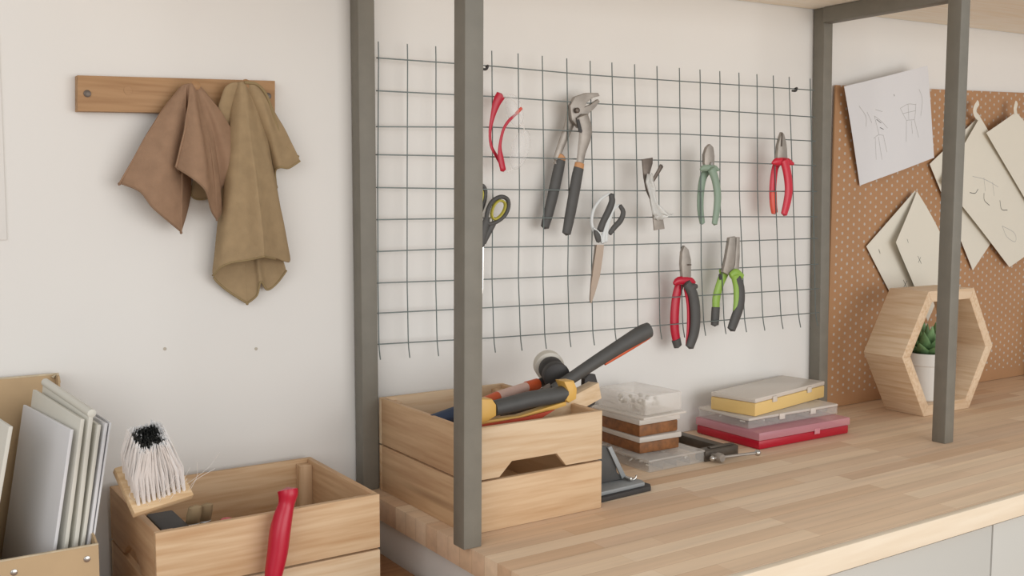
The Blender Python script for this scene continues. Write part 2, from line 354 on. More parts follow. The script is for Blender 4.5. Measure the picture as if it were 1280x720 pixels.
# ================================================================== WALL RACK AND CLOTHS
t = thing('coat_rack', 'short brown wooden peg rail screwed to the wall above the crate', 'rack', tuple(at(220, 140, 'y', WY)))
c = [at(97, 94, 'y', WY-.0185), at(344, 101, 'y', WY-.0185), at(344, 143.5, 'y', WY-.0185), at(97, 139, 'y', WY-.0185)]
obj('rail', prism(nb(), c, (0, .0183, 0), .001), M['rack'], t)
for px, py in ((109, 117), (335, 120)):
    p = at(px, py, 'y', WY-.0187); obj('screw', lathe(nb(), [(.005, 0), (.005, .0012), (.003, .002)], (p.x, p.y, p.z), (0, -1, 0), 16), M['metaldark'], t)
for px, py in ((160, 113), (238, 112), (300, 110)):
    p = at(px, py, 'y', WY-.0187)
    if px == 160: obj('dowel_plug', lathe(nb(), [(.006, 0), (.006, .0006)], p, (0, -1, 0), 16), M['rack'], t)
    else: obj('peg', tube(nb(), [p, p+V((0, -.028, .004))], [.006, .007], 12, ref=(0, 0, 1)), M['rack'], t)
def noise2(a, b):
    return math.sin(a*3.1+b*1.7)+math.sin(a*7.3-b*2.9+1.3)*.5+math.sin(a*1.3+b*8.1+.4)*.4
def drape(peak, hem, n_s=22, n_t=7, bulge=.006, seed=0, sag=0., bow=0.):
    """cloth fan from the peak line to the hem line; both lists of (px, py, distance from wall)"""
    Pk = smooth_path([at(a, b, 'y', WY-d) for a, b, d in peak], n_t); Hm = smooth_path([at(a, b, 'y', WY-d) for a, b, d in hem], n_t)
    bm = nb(); rows = []
    for i, (p, h) in enumerate(zip(Pk, Hm)):
        row = []
        for j in range(n_s+1):
            s = j/n_s; q = p.lerp(h, s)
            q.y -= bulge*math.sin(math.pi*s)**.8 + .0012*noise2(i*.045+seed, s*1.6)*math.sin(math.pi*min(1, s+.15))**.5
            q.x += (bow*(2*i/(len(Pk)-1)-1)+.0010*noise2(i*.05+seed+4, s*2))*math.sin(math.pi*s)
            q.z -= sag*math.sin(math.pi*s)
            q.y = min(q.y, WY-.004)
            row.append(bm.verts.new(q))
        rows.append(row)
    for A, B in zip(rows, rows[1:]):
        for j in range(n_s): bm.faces.new((A[j], A[j+1], B[j+1], B[j]))
    hp = [r[-1].co.copy() for r in rows]
    return bm, hp
# brown cloth
t = thing('brown_cloth', 'brown linen cloth draped over the left peg of the wooden rail', 'cloth', tuple(at(237, 288, 'y', WY-.04)))
hem = [(170, 200, .012), (151, 229, .030), (151, 229, .030), (175, 239, .046), (190, 258, .052), (208, 274, .048), (226, 289, .034), (226, 289, .034), (234, 262, .016), (238, 236, .010), (230, 226, .026), (221, 210, .066), (221, 210, .066), (240, 222, .086), (257, 238, .086), (264, 262, .064),
       (271, 274, .050), (271, 274, .050), (277, 262, .038), (276, 236, .032), (290, 222, .042), (305, 203, .030), (305, 203, .030), (292, 186, .014)]
n = len(hem); peak = []
for i in range(n):
    f = i/(n-1); a = f*2-1
    peak.append((238+a*13, 104+3.5*a*a+ (1 if abs(a) > .8 else 0), .030+.016*math.cos(a*1.5)))
# left silhouette goes through shoulder points
bm, hp = drape(peak, hem, 24, 6, .010, 1, bow=.007); cp = obj('cloth_panel', bm, M['brown_cloth'], t, smooth=180, sub=1, solid=.0016)
obj('hem', tube(nb(), hp[6:-4], .0014, 6, cap=True), M['brown_hem'], cp)
# khaki cloth
t = thing('khaki_cloth', 'long khaki linen cloth hanging over the right peg of the wooden rail', 'cloth', tuple(at(310, 378, 'y', WY-.04)))
hem = [(275, 250, .010), (268, 320, .014), (266, 344, .026), (276, 334, .044), (290, 328, .052), (310, 325, .056), (328, 321, .070), (332, 321, .068), (346, 324, .048), (362, 328, .036), (360, 312, .018), (352, 270, .010)]
n = len(hem); peak = [(300+(i/(n-1)*2-1)*13, 101.5+3*(i/(n-1)*2-1)**2, .030+.018*math.cos((i/(n-1)*2-1)*1.5)) for i in range(n)]
peak = [(a+3, b, d) for a, b, d in peak]
bm, hp = drape(peak, hem, 26, 7, .008, 3); cp = obj('front_panel', bm, M['khaki_cloth'], t, smooth=180, sub=1, solid=.0016)
obj('hem', tube(nb(), hp[14:56], .0016, 6), M['khaki_hem'], cp)
# lower back layer seen through the open hem
hem = [(268, 340, .024), (268, 348, .022), (280, 360, .016), (296, 371, .014), (309, 379, .013), (309, 379, .013), (321, 369, .020), (326, 352, .026), (334, 362, .018), (346, 354, .016), (358, 338, .024), (362, 329, .030)]
peak = [(280+(i/10)*40, 200, .012) for i in range(11)]
bm, hp = drape(peak, hem, 22, 7, .0, 5); cp = obj('back_panel', bm, M['khaki_cloth'], t, smooth=180, sub=1, solid=.0014)
obj('hem', tube(nb(), hp[6:], .0018, 6), M['khaki_hem'], cp)
# right hand flap
hem = [(330, 190, .006), (345, 231, .012), (345, 231, .012), (344, 214, .024), (350, 209, .034), (360, 210, .030), (369, 205, .028), (375, 201, .028), (375, 201, .028), (373, 195, .016)]
peak = [(306, 104, .046), (309, 103, .048), (312, 102.5, .050), (316, 103, .050), (320, 104, .048), (324, 106, .044), (326, 108, .040), (328, 110, .034)]
bm, hp = drape(peak, hem, 22, 7, .004, 7); 
for v in bm.verts:   # the outer edge of the flap bows outwards
    pass
cp = obj('side_flap', bm, M['khaki_cloth'], t, smooth=180, sub=1, solid=.0018)
obj('hem', tube(nb(), hp[6:], .0018, 6), M['khaki_hem'], cp)
P = smooth_path([at(a, b, 'y', WY-d) for a, b, d in ((306, 103, .050), (322, 106, .050), (334, 121, .046), (343, 148, .040), (353, 176, .034), (364, 190, .030), (373, 196, .026))], 6)
obj('edge_seam', tube(nb(), P, .0022, 8), M['khaki_hem'], cp)
# small left flap behind the brown cloth
P = [(278, 118, .034), (282, 108, .042), (290, 103, .046), (298, 102, .046)]
hem = [(238, 236, .007), (241, 246, .010), (252, 249, .009), (276, 244, .008)]
bm, hp = drape(P, hem, 20, 7, .0, 9); cp = obj('left_flap', bm, M['khaki_cloth'], t, smooth=180, sub=1, solid=.0016)
obj('hem', tube(nb(), hp, .0016, 6), M['khaki_hem'], cp)
# wall plugs and white panel at the left
for px, py, s in ((206, 436, 'left'), (320, 436, 'right')):
    p = at(px, py, 'y', WY); tag(obj('wall_plug', lathe(nb(), [(.0026, -.002), (.0026, .0006), (.0012, .0008)], p, (0, -1, 0), 12), M['plug'], org=p), 'tiny beige screw plug in the wall below the rail, %s one of two' % s, 'wall plug', 'wall plugs below the rail')
p = at(9, 300, 'y', WY-.003)
tag(obj('wall_panel', box(nb(), (-.75, WY-.003, p.z), (p.x, WY-.0001, p.z+.28), .001), M['wall'], org=(-.45, WY, p.z)), 'thin white panel flat on the wall at the left photo edge', 'panel')

# ================================================================== CRATES
def crate(name, label, x0, x1, y0, y1, z0, z1, notch_front, mats, handle_side):
    t = thing(name, label, 'crate', ((x0+x1)/2, (y0+y1)/2, z0), 'slatted pine crates')
    th = .009; h = (z1-z0); g = .0022; zm = z0+h*.5
    mx, my, mz = mats
    def wallx(y, front):      # slats running along x (front and back)
        for k, (a, b) in enumerate(((z0, zm-g), (zm+g*.3, z1))):
            bm = nb()
            if k == 1 and notch_front:
                xc = (x0+x1)/2; hw = .070; a_ = a
                pts = [(x0, y, a_), (xc-hw, y, a_), (xc-hw*.68, y, a_+.021), (xc+hw*.50, y, a_+.021), (xc+hw*.76, y, a_), (x1, y, a_), (x1, y, b), (x0, y, b)]
                prism(bm, pts, (0, th, 0), .0012)
            else: box(bm, (x0, y, a), (x1, y+th, b), .0012)
            obj('slat', bm, mx[k % len(mx)], t)
    def wally(x):
        for k, (a, b) in enumerate(((z0, zm-g), (zm+g*.3, z1))):
            bm = nb(); ya, yb = y0+th+.0003, y1-th-.0003
            if handle_side and x < (x0+x1)/2:
                if k == 1:
                    yc = (y0+y1)/2; hw = .048
                    pts = [(x, ya, a), (x, yc-hw, a), (x, yc-hw*.72, a+.012), (x, yc-hw*.35, a+.021), (x, yc+hw*.35, a+.021), (x, yc+hw*.72, a+.012), (x, yc+hw, a), (x, yb, a), (x, yb, b), (x, ya, b)]
                    prism(bm, pts, (th, 0, 0), .0012)
                else: box(bm, (x, ya, a), (x+th, yb, b), .0012)
            else: box(bm, (x, ya, a), (x+th, yb, b), .0012)
            obj('slat', bm, my, t)
    wallx(y0, True); wallx(y1-th, False); wally(x0); wally(x1-th)
    cw = .020
    for cx in (x0+th, x1-th-cw):
        for cy in (y0+th, y1-th-cw):
            obj('corner_post', box(nb(), (cx+.0003, cy+.0003, z0+.006), (cx+cw, cy+cw, z1-.006), .001), mz, t)
    obj('base', box(nb(), (x0+th+.0004, y0+th+.0004, z0), (x1-th-.0004, y1-th-.0004, z0+.006), 0), my, t)
    return t
crate('tool_crate', 'pine slat crate with a hand notch, full of tools, on the worktop', .3655, .6135, -.2172, .072, .0003, .1573, True, ([M['crate2'], M['crate']], M['cratey'], M['cratez']), False)
crate('supply_crate', 'pine slat crate with brushes on the low bench left of the worktop', -.0655, .2465, -.1700, .0820, -.0868, .0705, False, ([M['crate'], M['crate2']], M['cratey'], M['cratez']), True)

# ================================================================== MAGAZINE FILES AND FOLDERS
def magfile(label, x0, x1, y0, y1, z0, zf, zb, skew):
    t = thing('magazine_file', label, 'magazine file', ((x0+x1)/2, (y0+y1)/2, z0), 'cardboard magazine files on the bench'); th = .0025
    bm = nb(); box(bm, (x0, y1-th, z0), (x1, y1, zb), .0003); obj('back_panel', bm, M['card'], t)
    bm = nb(); box(bm, (x0, y0, z0), (x1, y0+th, zf), .0003); fp = obj('front_panel', bm, M['card'], t)
    obj('base', box(nb(), (x0+th, y0+th, z0), (x1-th, y1-th, z0+th), 0), M['card'], t)
    for x in (x0, x1-th):
        bm = nb(); prism(bm, [(x, y0+th+.0002, z0), (x, y0+th+.0002, zf), (x, y0+.02, zf+.006), (x, y1-.040, zf+.014), (x, y1-.022, zb), (x, y1-th-.0002, zb), (x, y1-th-.0002, z0)], (th, 0, 0))
        obj('side_panel', bm, M['card'], t)
    obj('edge_tape', box(nb(), (x0, y0-.0004, zf-.0005), (x1, y0+th+.0004, zf+.0012), 0), M['cardedge'], fp)
    obj('edge_tape', box(nb(), (x0, y1-th-.0004, zb-.0005), (x1, y1+.0003, zb+.0015), 0), M['cardedge'], t)
    for x in (x0+.016, x1-.014):
        obj('rivet', lathe(nb(), [(.0042, 0), (.0038, .001), (.002, .0018)], (x, y0, zf-.016), (0, -1, 0), 16), M['chrome'], fp)
    bm = nb(); tube(bm, [(x1-.006, y1-.005, zb-.004), (x1-.001, y1-.006, zb+.001), (x1+.001, y1-.007, zb-.012)], .003, 8); obj('torn_corner', bm, M['cardedge'], t)
magfile('open cardboard magazine file with silver rivets holding leaning white folders', -.2405, -.1290, -.150, .094, -.0868, .0630, .2405, 0)
magfile('second cardboard magazine file, cut off by the left photo edge', -.358, -.2440, -.150, .094, -.0868, .0630, .2405, 0)
def folder(tf, tb, bf, th, mt, label, ytf=-.122, ytb=.05, z0=-.0835, roll=0, name='folder'):
    TF = at(*tf, 'y', ytf); TB = at(*tb, 'y', ytb); BF = at(*bf, 'y', ytf)
    d = BF-TF; BF = TF+d*((z0-TF.z)/d.z); BB = TB+(BF-TF)*((z0-TB.z)/(BF.z-TF.z))
    n = (TF-TB).cross(BF-TF).normalized(); n = n if n.x > 0 else -n
    org = (BF+BB)/2
    bm = nb(); prism(bm, [TF, TB, BB, BF], n*th, .0006 if th > .003 else 0)
    if roll: tube(bm, [TF+n*th*.5+V((0, 0, -.002)), TB+n*th*.5+V((0, 0, -.002))], roll, 14, ref=(1, 0, 0))
    o = obj(name, bm, mt, org=org); return tag(o, label, 'folder', 'white folders in the magazine files')
folder((88, 537), (29, 506), (65, 697), .0042, M['paper'], 'front white sheet folder leaning in the file, nearest the left side')
folder((101, 524), (41, 487), (79, 693), .0050, M['folder'], 'greyish white folder just behind the front white one')
folder((112, 515), (54, 476), (91, 692), .0055, M['folder'], 'tallest off white folder with a rolled thick top edge', roll=.0055)
folder((122, 531), (75, 500), (100, 692), .0045, M['folder'], 'off white folder between the rolled top folder and grey binder')
folder((131, 529), (90, 505), (108, 690), .0040, M['paper'], 'white folder second from the right side of the file')
folder((137, 528), (98, 503), (114, 686), .0022, M['paper'], 'thin white folder at the far right, leaning over the file side')
folder((11, 533), (-40, 500), (-10, 655), .0050, M['folder'], 'white folder in the left file at the photo edge')

# ================================================================== BRUSH ON THE LEFT CRATE
a = at(166, 648, 'y', -.140); b = at(240, 624, 'y', -.128)
u = (b-a).normalized(); c = at(237, 560, 'y', -.075); vv = (c-b); vv = (vv-u*vv.dot(u)).normalized(); ww = u.cross(vv)

L_, D_, T_ = (b-a).length, .070, .012
t = thing('block_brush', 'wide whitewash brush with white bristles up, lying on the supply crate', 'brush', tuple(a))
Fm = frame(a, u, vv)
obj('brush_block', box(nb(), (0, 0, 0), (L_, D_, T_), .0015, Fm), M['bristlewood'], t)
ctr_tip = at(187, 545, 'y', -.205); base_c = a+u*L_/2+vv*D_/2+ww*T_
bd = (ctr_tip-base_c); blen = bd.length; bd.normalize()
bw = nb(); bk = nb(); nx, ny = 10, 6
tw = V((1, 0, .05)); 
for i in range(nx):
    for j in range(ny):
        fx, fy = (i+.5)/nx, (j+.5)/ny
        p0 = a+u*(.006+fx*(L_-.012))+vv*(.006+fy*(D_-.012))+ww*T_
        q0 = base_c+bd*blen+u*(fx-.5)*L_*.46+vv*(fy-.5)*D_*.50
        dark = (1 <= i <= 7 and 1 <= j <= 4)
        for k in range(16):
            an = random.random()*6.28; rr = math.sqrt(random.random())
            o1 = (u*math.cos(an)+vv*math.sin(an))*rr*.0019; o2 = (u*math.cos(an)+vv*math.sin(an))*rr*.0042+V([random.uniform(-.002, .002) for _ in range(3)])
            e = q0+o2+bd*random.uniform(-.006, .003)
            dk = dark and rr < .93
            bow = u*((fx-.5)*.012)
            if dk:
                mid = (p0+o1).lerp(e, .93)+bow*.2
                tube(bw, [p0+o1, (p0+o1).lerp(e, .5)+bow, mid], [.0008, .0009, .0007], 3, cap=False)
                tube(bk, [mid, e+bd*.003], [.0010, .0008], 3, cap=False)
            else: tube(bw, [p0+o1, (p0+o1).lerp(e, .5)+bow, e], [.0008, .0009, .0006], 3, cap=False)
for k in range(14):   # stray hairs
    p0 = a+u*random.uniform(0, L_)+vv*random.uniform(0, .02)+ww*T_; q = p0+ww*random.uniform(.03, .08)+V((random.uniform(-.02, .02), random.uniform(-.02, 0), 0))
    tube(bw, [p0, (p0+q)/2+V((random.uniform(-.01, .01), 0, 0)), q], .00025, 3, sub=3)
tag(obj('bristles', bw, M['bristle'], t), kind='stuff'); tag(obj('dark_bristles', bk, M['blackbristle'], t, label='black bristle tips in the middle of the brush'), kind='stuff')
# contents of the left crate
Z0 = -.0806
bm = nb(); box(bm, (-.050, -.150, Z0), (-.014, -.060, .064), .003)
tag(obj('dark_case', bm, M['black'], org=(-.03, -.10, Z0)), 'dark case inside the supply crate below the block brush', 'case')
def paintbrush(lab, pb, pt, wd, hm, grp='paint brushes in the supply crate'):
    pb, pt = V(pb), V(pt); d = (pt-pb).normalized(); t = thing('paint_brush', lab, 'paint brush', tuple(pb), grp); L = (pt-pb).length
    Q = lambda s: pb+d*L*s
    obj('handle', tube(nb(), [Q(0), Q(.15), Q(.4), Q(.6), Q(.72)], [.004, .005, .006, .010, .012], 12, flat=.55, sub=3, ref=(0, 1, 0)), hm, t)
    obj('ferrule', tube(nb(), [Q(.72), Q(.84)], [.0125, wd], 16, flat=.45, ref=(0, 1, 0)), M['chrome'], t)
    obj('bristles', tube(nb(), [Q(.84), Q(.93), Q(1)], [wd*.95, wd, wd*.9], 16, flat=.35, ref=(0, 1, 0)), M['tanbristle'], t)['kind'] = 'stuff'
paintbrush('flat paint brush standing in the supply crate beside the block brush', (-.002, -.04, Z0), (.000, -.118, .080), .010, M['pale'])
paintbrush('paint brush with dark bristles next to the bottle in the supply crate', (.020, -.03, Z0), (.020, -.104, .076), .009, M['pale'])
t = thing('glue_bottle', 'small clear bottle with a red cap inside the supply crate', 'bottle', (.038, -.130, Z0))
lathe_p = [(.012, 0), (.013, .004), (.013, .090), (.010, .114), (.008, .118), (.008, .124)]
obj('bottle_body', lathe(nb(), lathe_p, (.038, -.130, Z0), (0, 0, 1), 20), M['clear'], t)
p = at(264, 645, 'y', -.125)
obj('cap', lathe(nb(), [(.009, 0), (.009, .014), (.007, .016)], (.038, -.130, Z0+.125), (0, 0, 1), 16), M['brightred'], t)
# red handle in front of the crate
t = thing('red_handled_tool', 'tool with a long red plastic handle propped in front of the supply crate', 'hand tool', tuple(at(340, 756, 'y', -.205)))
pp = [(359.5, 612.5), (360, 618), (358, 630), (354, 645), (350, 665), (347, 690), (342.5, 715), (340, 730)]; rd = [.0135, .0132, .0108, .0125, .0138, .0135, .0120, .010]
P = [at(x, y, 'y', -.187-.012*i/7) for i, (x, y) in enumerate(pp)]
obj('grip', tube(nb(), P, rd, 20, sub=4), M['redh'], t)
e = P[-1]; d = (P[-1]-P[-2]).normalized(); q = e+d*((-.0865-e.z)/d.z)
obj('shaft', tube(nb(), [e, q], .004, 10), M['metal'], t)

# ================================================================== TOOLS IN THE CRATE
def A_(px, py, y): return at(px, py, 'y', y)
# mallet
t = thing('rubber_mallet', 'mallet with black and white faces, orange and pale handle, in the tool crate', 'mallet', tuple(A_(600, 505, -.02)))
hp = [A_(548, 524, -.10), A_(600, 506, -.085), A_(622, 496, -.075), A_(658, 484, -.062), A_(672, 480, -.058), A_(692, 472, -.05)]
obj('grip', tube(nb(), [A_(540, 528, -.10), hp[1]], [.012, .0115], 16, flat=1), M['navy'], t)
obj('grip_stripe', tube(nb(), [A_(541, 522, -.103), A_(600, 500.5, -.089)], .0022, 8), M['orange'], t)
obj('handle', tube(nb(), [hp[1], hp[2]], [.0095, .0092], 16), M['orange'], t, label='orange section of the handle')
obj('handle', tube(nb(), [hp[2], hp[3]], [.0092, .0088], 16), M['palegrip'], t, label='pale section of the handle')
obj('collar', tube(nb(), [hp[3], hp[4]], [.0098, .0098], 16), M['orange'], t)
obj('neck', tube(nb(), [hp[4], hp[5]], [.008, .008], 12), M['black'], t)
hd = (V((-.36, -.90, -.16))).normalized(); hc = A_(697, 472, -.092)-hd*.030
obj('head', lathe(nb(), [(.020, -.022), (.0215, -.018), (.0215, -.003), (.019, 0), (.019, .007), (.0225, .010), (.0235, .021), (.0225, .026), (.017, .029), (.008, .030)], hc, hd, 28), M['black'], t)
obj('white_face', lathe(nb(), [(.018, -.046), (.0255, -.043), (.0260, -.025), (.021, -.0225)], hc, hd, 28), M['whitedisc'], t)
# long black handle
t = thing('long_black_handle_tool', 'hand tool with a long black grip and orange underside sticking out of the crate', 'hand tool', tuple(A_(690, 500, -.12)))
pp = [(690, 488), (715, 472), (745, 452), (775, 433), (800, 418), (811, 412.5)]; rd = [.0095, .0105, .0115, .0130, .0150, .0140]
P = [A_(x, y, -.115) for x, y in pp]
obj('grip', tube(nb(), P, rd, 20, sub=4, flat=.8), M['dark'], t)
obj('orange_strip', tube(nb(), [A_(756, 455, -.117), A_(782, 438.5, -.117), A_(811, 421, -.117)], [.0028, .0045, .0042], 10, sub=3), M['orange'], t)
obj('blade', box(nb(), (0, -.0015, -.014), (.105, .0015, .014), .0005, frame(P[0], (P[0]-P[1]), (0, 1, 0))), M['metaldark'], t)
# float with yellow bridge handle
t = thing('plastering_float', 'float with dark grip between yellow ends over a red plate, crate front', 'float', tuple(A_(660, 540, -.165)))
yb = -.165
obj('grip', tube(nb(), [A_(617, 510.5, yb), A_(640, 505, yb), A_(665, 499, yb), A_(690, 495, yb), A_(712, 490, yb)], [.0120, .0128, .0132, .0130, .0125], 20, sub=4), M['dark'], t)
obj('end_bracket', prism(nb(), [A_(600, 499, yb-.012), A_(616, 499, yb-.012), A_(621, 506, yb-.012), A_(621, 520, yb-.012), A_(610, 527, yb-.012), A_(600, 530, yb-.012)], (0, .024, 0), .003), M['yellow'], t)
obj('end_bracket', prism(nb(), [A_(705, 477, yb-.013), A_(718, 476, yb-.013), A_(722, 486, yb-.013), A_(721, 499, yb-.013), A_(712, 504, yb-.013), A_(708, 501, yb-.013), A_(711, 490, yb-.013)], (0, .026, 0), .003), M['yellow'], t)
obj('bridge', prism(nb(), [A_(600, 527, yb-.008), A_(650, 520, yb-.008), A_(708, 502, yb-.008), A_(708, 507, yb-.008), A_(655, 524.5, yb-.008), A_(600, 533, yb-.008)], (0, .016, 0), .001), M['yellow'], t)
obj('plate', prism(nb(), [A_(602, 531, yb-.018), A_(655, 522, yb-.018), A_(694, 512, yb-.018), A_(672, 526, yb-.018), A_(640, 535, yb-.018), A_(602, 543, yb-.018)], (0, .003, 0)), M['orangered2'], t)
# wood batten
a0, b0 = A_(655, 535, -.150), A_(739, 490, -.125)
dd = (b0-a0); Fm = frame(a0, dd, (0, 1, 0))
tag(obj('wood_batten', box(nb(), (-.02, -.012, -.014), (dd.length+.010, .012, .0145), .001, Fm), M['pale'], org=a0), 'pale wooden batten lying slanted beside the float in the crate', 'batten')
t = thing('small_clamp', 'dark clamp with a metal screw peeking out behind the wooden batten', 'clamp', tuple(A_(740, 510, -.10)))
obj('clamp_body', prism(nb(), [A_(731, 474, -.09), A_(737, 467, -.09), A_(745, 468, -.09), A_(748, 479, -.09), A_(749, 494, -.09), A_(744, 506, -.09), A_(736, 511, -.09), A_(730, 502, -.09)], (0, .012, 0), .003), M['black'], t)
obj('clamp_screw', tube(nb(), [A_(728, 494, -.080), A_(735, 514, -.080)], .0022, 10), M['chrome'], t)

# ================================================================== SANDING PAD RIGHT OF THE CRATE
t = thing('hand_sander', 'grey hand sander plate with a dark arm beside the tool crate', 'sander', (.70, -.155, 0))
bm = nb(); prism(bm, [(.63, -.197, .0004), (.742, -.190, .0004), (.751, -.178, .0004), (.744, -.115, .0004), (.63, -.120, .0004)], (0, 0, .008), .001); obj('rubber_pad', bm, M['black'], t)
bm = nb(); prism(bm, [(.632, -.190, .0086), (.733, -.184, .0086), (.738, -.172, .0086), (.732, -.122, .0086), (.632, -.126, .0086)], (0, 0, .007), .0015); obj('plate', bm, M['plate'], t)
bm = nb(); prism(bm, [(.648, -.152, .016), (.716, -.152, .016), (.700, -.152, .030), (.690, -.152, .074), (.664, -.152, .080), (.648, -.152, .070)], (0, .014, 0), .002); obj('arm', bm, M['dark'], t)
bm = nb(); prism(bm, [(.676, -.156, .076), (.684, -.156, .078), (.716, -.156, .022), (.708, -.156, .018)], (0, .004, 0), .001); obj('brace', bm, M['plate'], t)
p = V((.722, -.165, .0225)); obj('ring', tube(nb(), [p+V((math.cos(a)*.009, 0, math.sin(a)*.006)) for a in [math.pi*1.05+k*math.pi/8 for k in range(9)]], .0016, 8), M['chrome'], t)
obj('pin', tube(nb(), [(.716, -.170, .0195), (.716, -.150, .0195)], .003, 10, ref=(0, 0, 1)), M['chrome'], t)

# ================================================================== STORAGE BOXES
def rbox(bm, c, ang, a, b, z0, z1, bev=.002, taper=0):
    m = Matrix.Translation(V((c[0], c[1], 0))) @ Matrix.Rotation(ang, 4, 'Z')
    return box(bm, (-a/2, -b/2, z0), (a/2, b/2, z1), bev, m)
def hollow(c, ang, a, b, z0, z1, th=.0015):
    bm = nb(); m = Matrix.Translation(V((c[0], c[1], 0))) @ Matrix.Rotation(ang, 4, 'Z')
    for p, q in (((-a/2, -b/2, z0), (a/2, b/2, z0+th)), ((-a/2, -b/2, z0+th), (a/2, -b/2+th, z1)), ((-a/2, b/2-th, z0+th), (a/2, b/2, z1)), ((-a/2, -b/2+th, z0+th), (-a/2+th, b/2-th, z1)), ((a/2-th, -b/2+th, z0+th), (a/2, b/2-th, z1))):
        box(bm, p, q, 0, m)
    return bm
def case(name, label, c, ang, a, b, z0, z1, split, body, lid, over=.0015, group=None, cells=0, content=None, cat='storage box', solidbody=False, latch=None):
    t = thing(name, label, cat, (c[0], c[1], z0), group)
    zs = z0+(z1-z0)*split
    if solidbody: obj('body', rbox(nb(), c, ang, a, b, z0, zs, .003), body, t)
    else: obj('body', hollow(c, ang, a, b, z0, zs), body, t)
    bm = nb(); rbox(bm, c, ang, a+2*over, b+2*over, zs+.0002, z1, .0022); ld = obj('lid', bm, lid, t)
    if cells:
        bm = nb(); m = Matrix.Translation(V((c[0], c[1], 0))) @ Matrix.Rotation(ang, 4, 'Z')
        for k in range(1, cells): box(bm, (-a/2+.002+k*(a-.004)/cells-.0004, -b/2+.002, z0+.002), (-a/2+.002+k*(a-.004)/cells+.0004, b/2-.002, zs-.001), 0, m)
        obj('divider', bm, body, t)
    if content:
        bm = nb(); m = Matrix.Translation(V((c[0], c[1], 0))) @ Matrix.Rotation(ang, 4, 'Z'); rnd = random.Random(hash(label) % 99 if False else len(label))
        for k in range(26):
            x = rnd.uniform(-a/2+.014, a/2-.014); y = rnd.uniform(-b/2+.014, b/2-.014); s = rnd.uniform(.003, .008); an = rnd.random()*3
            tube(bm, [m @ V((x-s*math.cos(an), y-s*math.sin(an), z0+.0045+rnd.random()*max(.001, (zs-z0)*.4))), m @ V((x+s*math.cos(an), y+s*math.sin(an), z0+.0045+rnd.random()*max(.001, (zs-z0)*.4)))], .0016, 6, ref=(0, 0, 1))
        tag(obj('contents', bm, content, t), kind='stuff')
    if latch:
        m = Matrix.Translation(V((c[0], c[1], 0))) @ Matrix.Rotation(ang, 4, 'Z')
        for sx in latch: obj('latch', box(nb(), (sx*a-.008, -b/2-.0035, zs-.006), (sx*a+.008, -b/2-over-.0002, zs+.006), .0008, m), lid, ld)
    return t
G = 'clear storage boxes stacked by the tool crate'
case('storage_box', 'flat clear plastic box of small screws, bottom of the left stack', (.883, -.032), .012, .138, .140, .0003, .0235, .78, M['clear'], M['clear2'], group=G, cells=4, content=M['bits'])
case('storage_box', 'lower of the two brown filled boxes with frosted lids in the stack', (.878, .000), -.03, .096, .126, .0238, .0552, .66, M['content'], M['lid'], .003, group=G, solidbody=True)
case('storage_box', 'upper of the two brown filled boxes with frosted lids in the stack', (.874, .002), .02, .097, .126, .0555, .0880, .68, M['content'], M['lid'], .003, group=G, solidbody=True)
t = thing('storage_box', 'tall frosted clear box upside down on top of the left stack', 'storage box', (.880, .004, .0883), G)
obj('flange', rbox(nb(), (.880, .003), .06, .112, .142, .0883, .0925, .001), M['lid'], t)
obj('body', rbox(nb(), (.883, .004), .07, .1, .130, .0927, .1305, .006), M['clear2'], t)
bm = nb()
for k in range(20):
    x = random.uniform(-.034, .034); y = random.uniform(-.042, .042); z = random.uniform(.097, .110)
    tube(bm, [(.883+x, .004+y, z), (.883+x+random.uniform(-.006, .006), .004+y+random.uniform(-.006, .006), z+.003)], .004, 7, ref=(0, 0, 1))
tag(obj('contents', bm, M['bits'], t), kind='stuff')
G = 'flat cases stacked on the worktop'
case('parts_case', 'wide flat red case with a pink clear lid, bottom of the right stack', (1.242, -.009), -.01, .268, .175, .0003, .0345, .52, M['red'], M['pinklid'], .002, group=G, solidbody=True, latch=(.12,))
case('parts_case', 'flat clear case resting between the red case and yellow case', (1.2475, .008), .0, .270, .140, .0350, .0565, .72, M['clear'], M['lid'], .001, group=G, cells=6, content=M['bits'], latch=(-.15, .2))
case('parts_case', 'pale yellow case with a frosted lid, top of the right stack', (1.262, .0205), .20, .285, .106, .0570, .0935, .74, M['paleyellow'], M['yellowlid'], .0, group=G, solidbody=True, latch=(-.25, .25))

# ================================================================== G CLAMP
t = thing('g_clamp', 'grey iron screw clamp lying on the worktop between the two box stacks', 'clamp', (1.0, -.05, 0))
hz = .019
obj('frame_bar', box(nb(), (1.012, -.074, .0005), (1.034, .050, hz), .002), M['iron'], t)
bm = nb(); prism(bm, [(.953, -.104, .0005), (1.030, -.106, .0005), (1.044, -.100, .0005), (1.047, -.088, .0005), (1.036, -.0745, .0005), (.953, -.078, .0005)], (0, 0, hz+.001), .002); obj('frame_foot', bm, M['iron'], t)
obj('foot_rib', box(nb(), (.975, -.095, hz+.0016), (1.038, -.086, hz+.0045), .001), M['iron'], t)
obj('frame_anvil', box(nb(), (.960, .051, .0005), (1.034, .074, hz), .003), M['iron'], t)
p = V((.972, -.104, .0105)); q = V((.972, .040, .0105)); p2 = V((.972, -.122, .0105))
sc = obj('screw', tube(nb(), [p2, p, (.972, -.0775, .0105), q], [.0055, .0052, .0048, .0048], 14, ref=(0, 0, 1)), M['metal'], t)
obj('screw_head', lathe(nb(), [(.0068, -.008), (.0085, -.005), (.0085, .005), (.0068, .008)], p2, (0, 1, 0), 16), M['metal'], sc)
e1 = V((1.052, -.142, .0125)); e0 = V((.957, -.1182, .010))
obj('tommy_bar', tube(nb(), [e0, e1], .0027, 10, ref=(0, 0, 1)), M['metal'], sc)
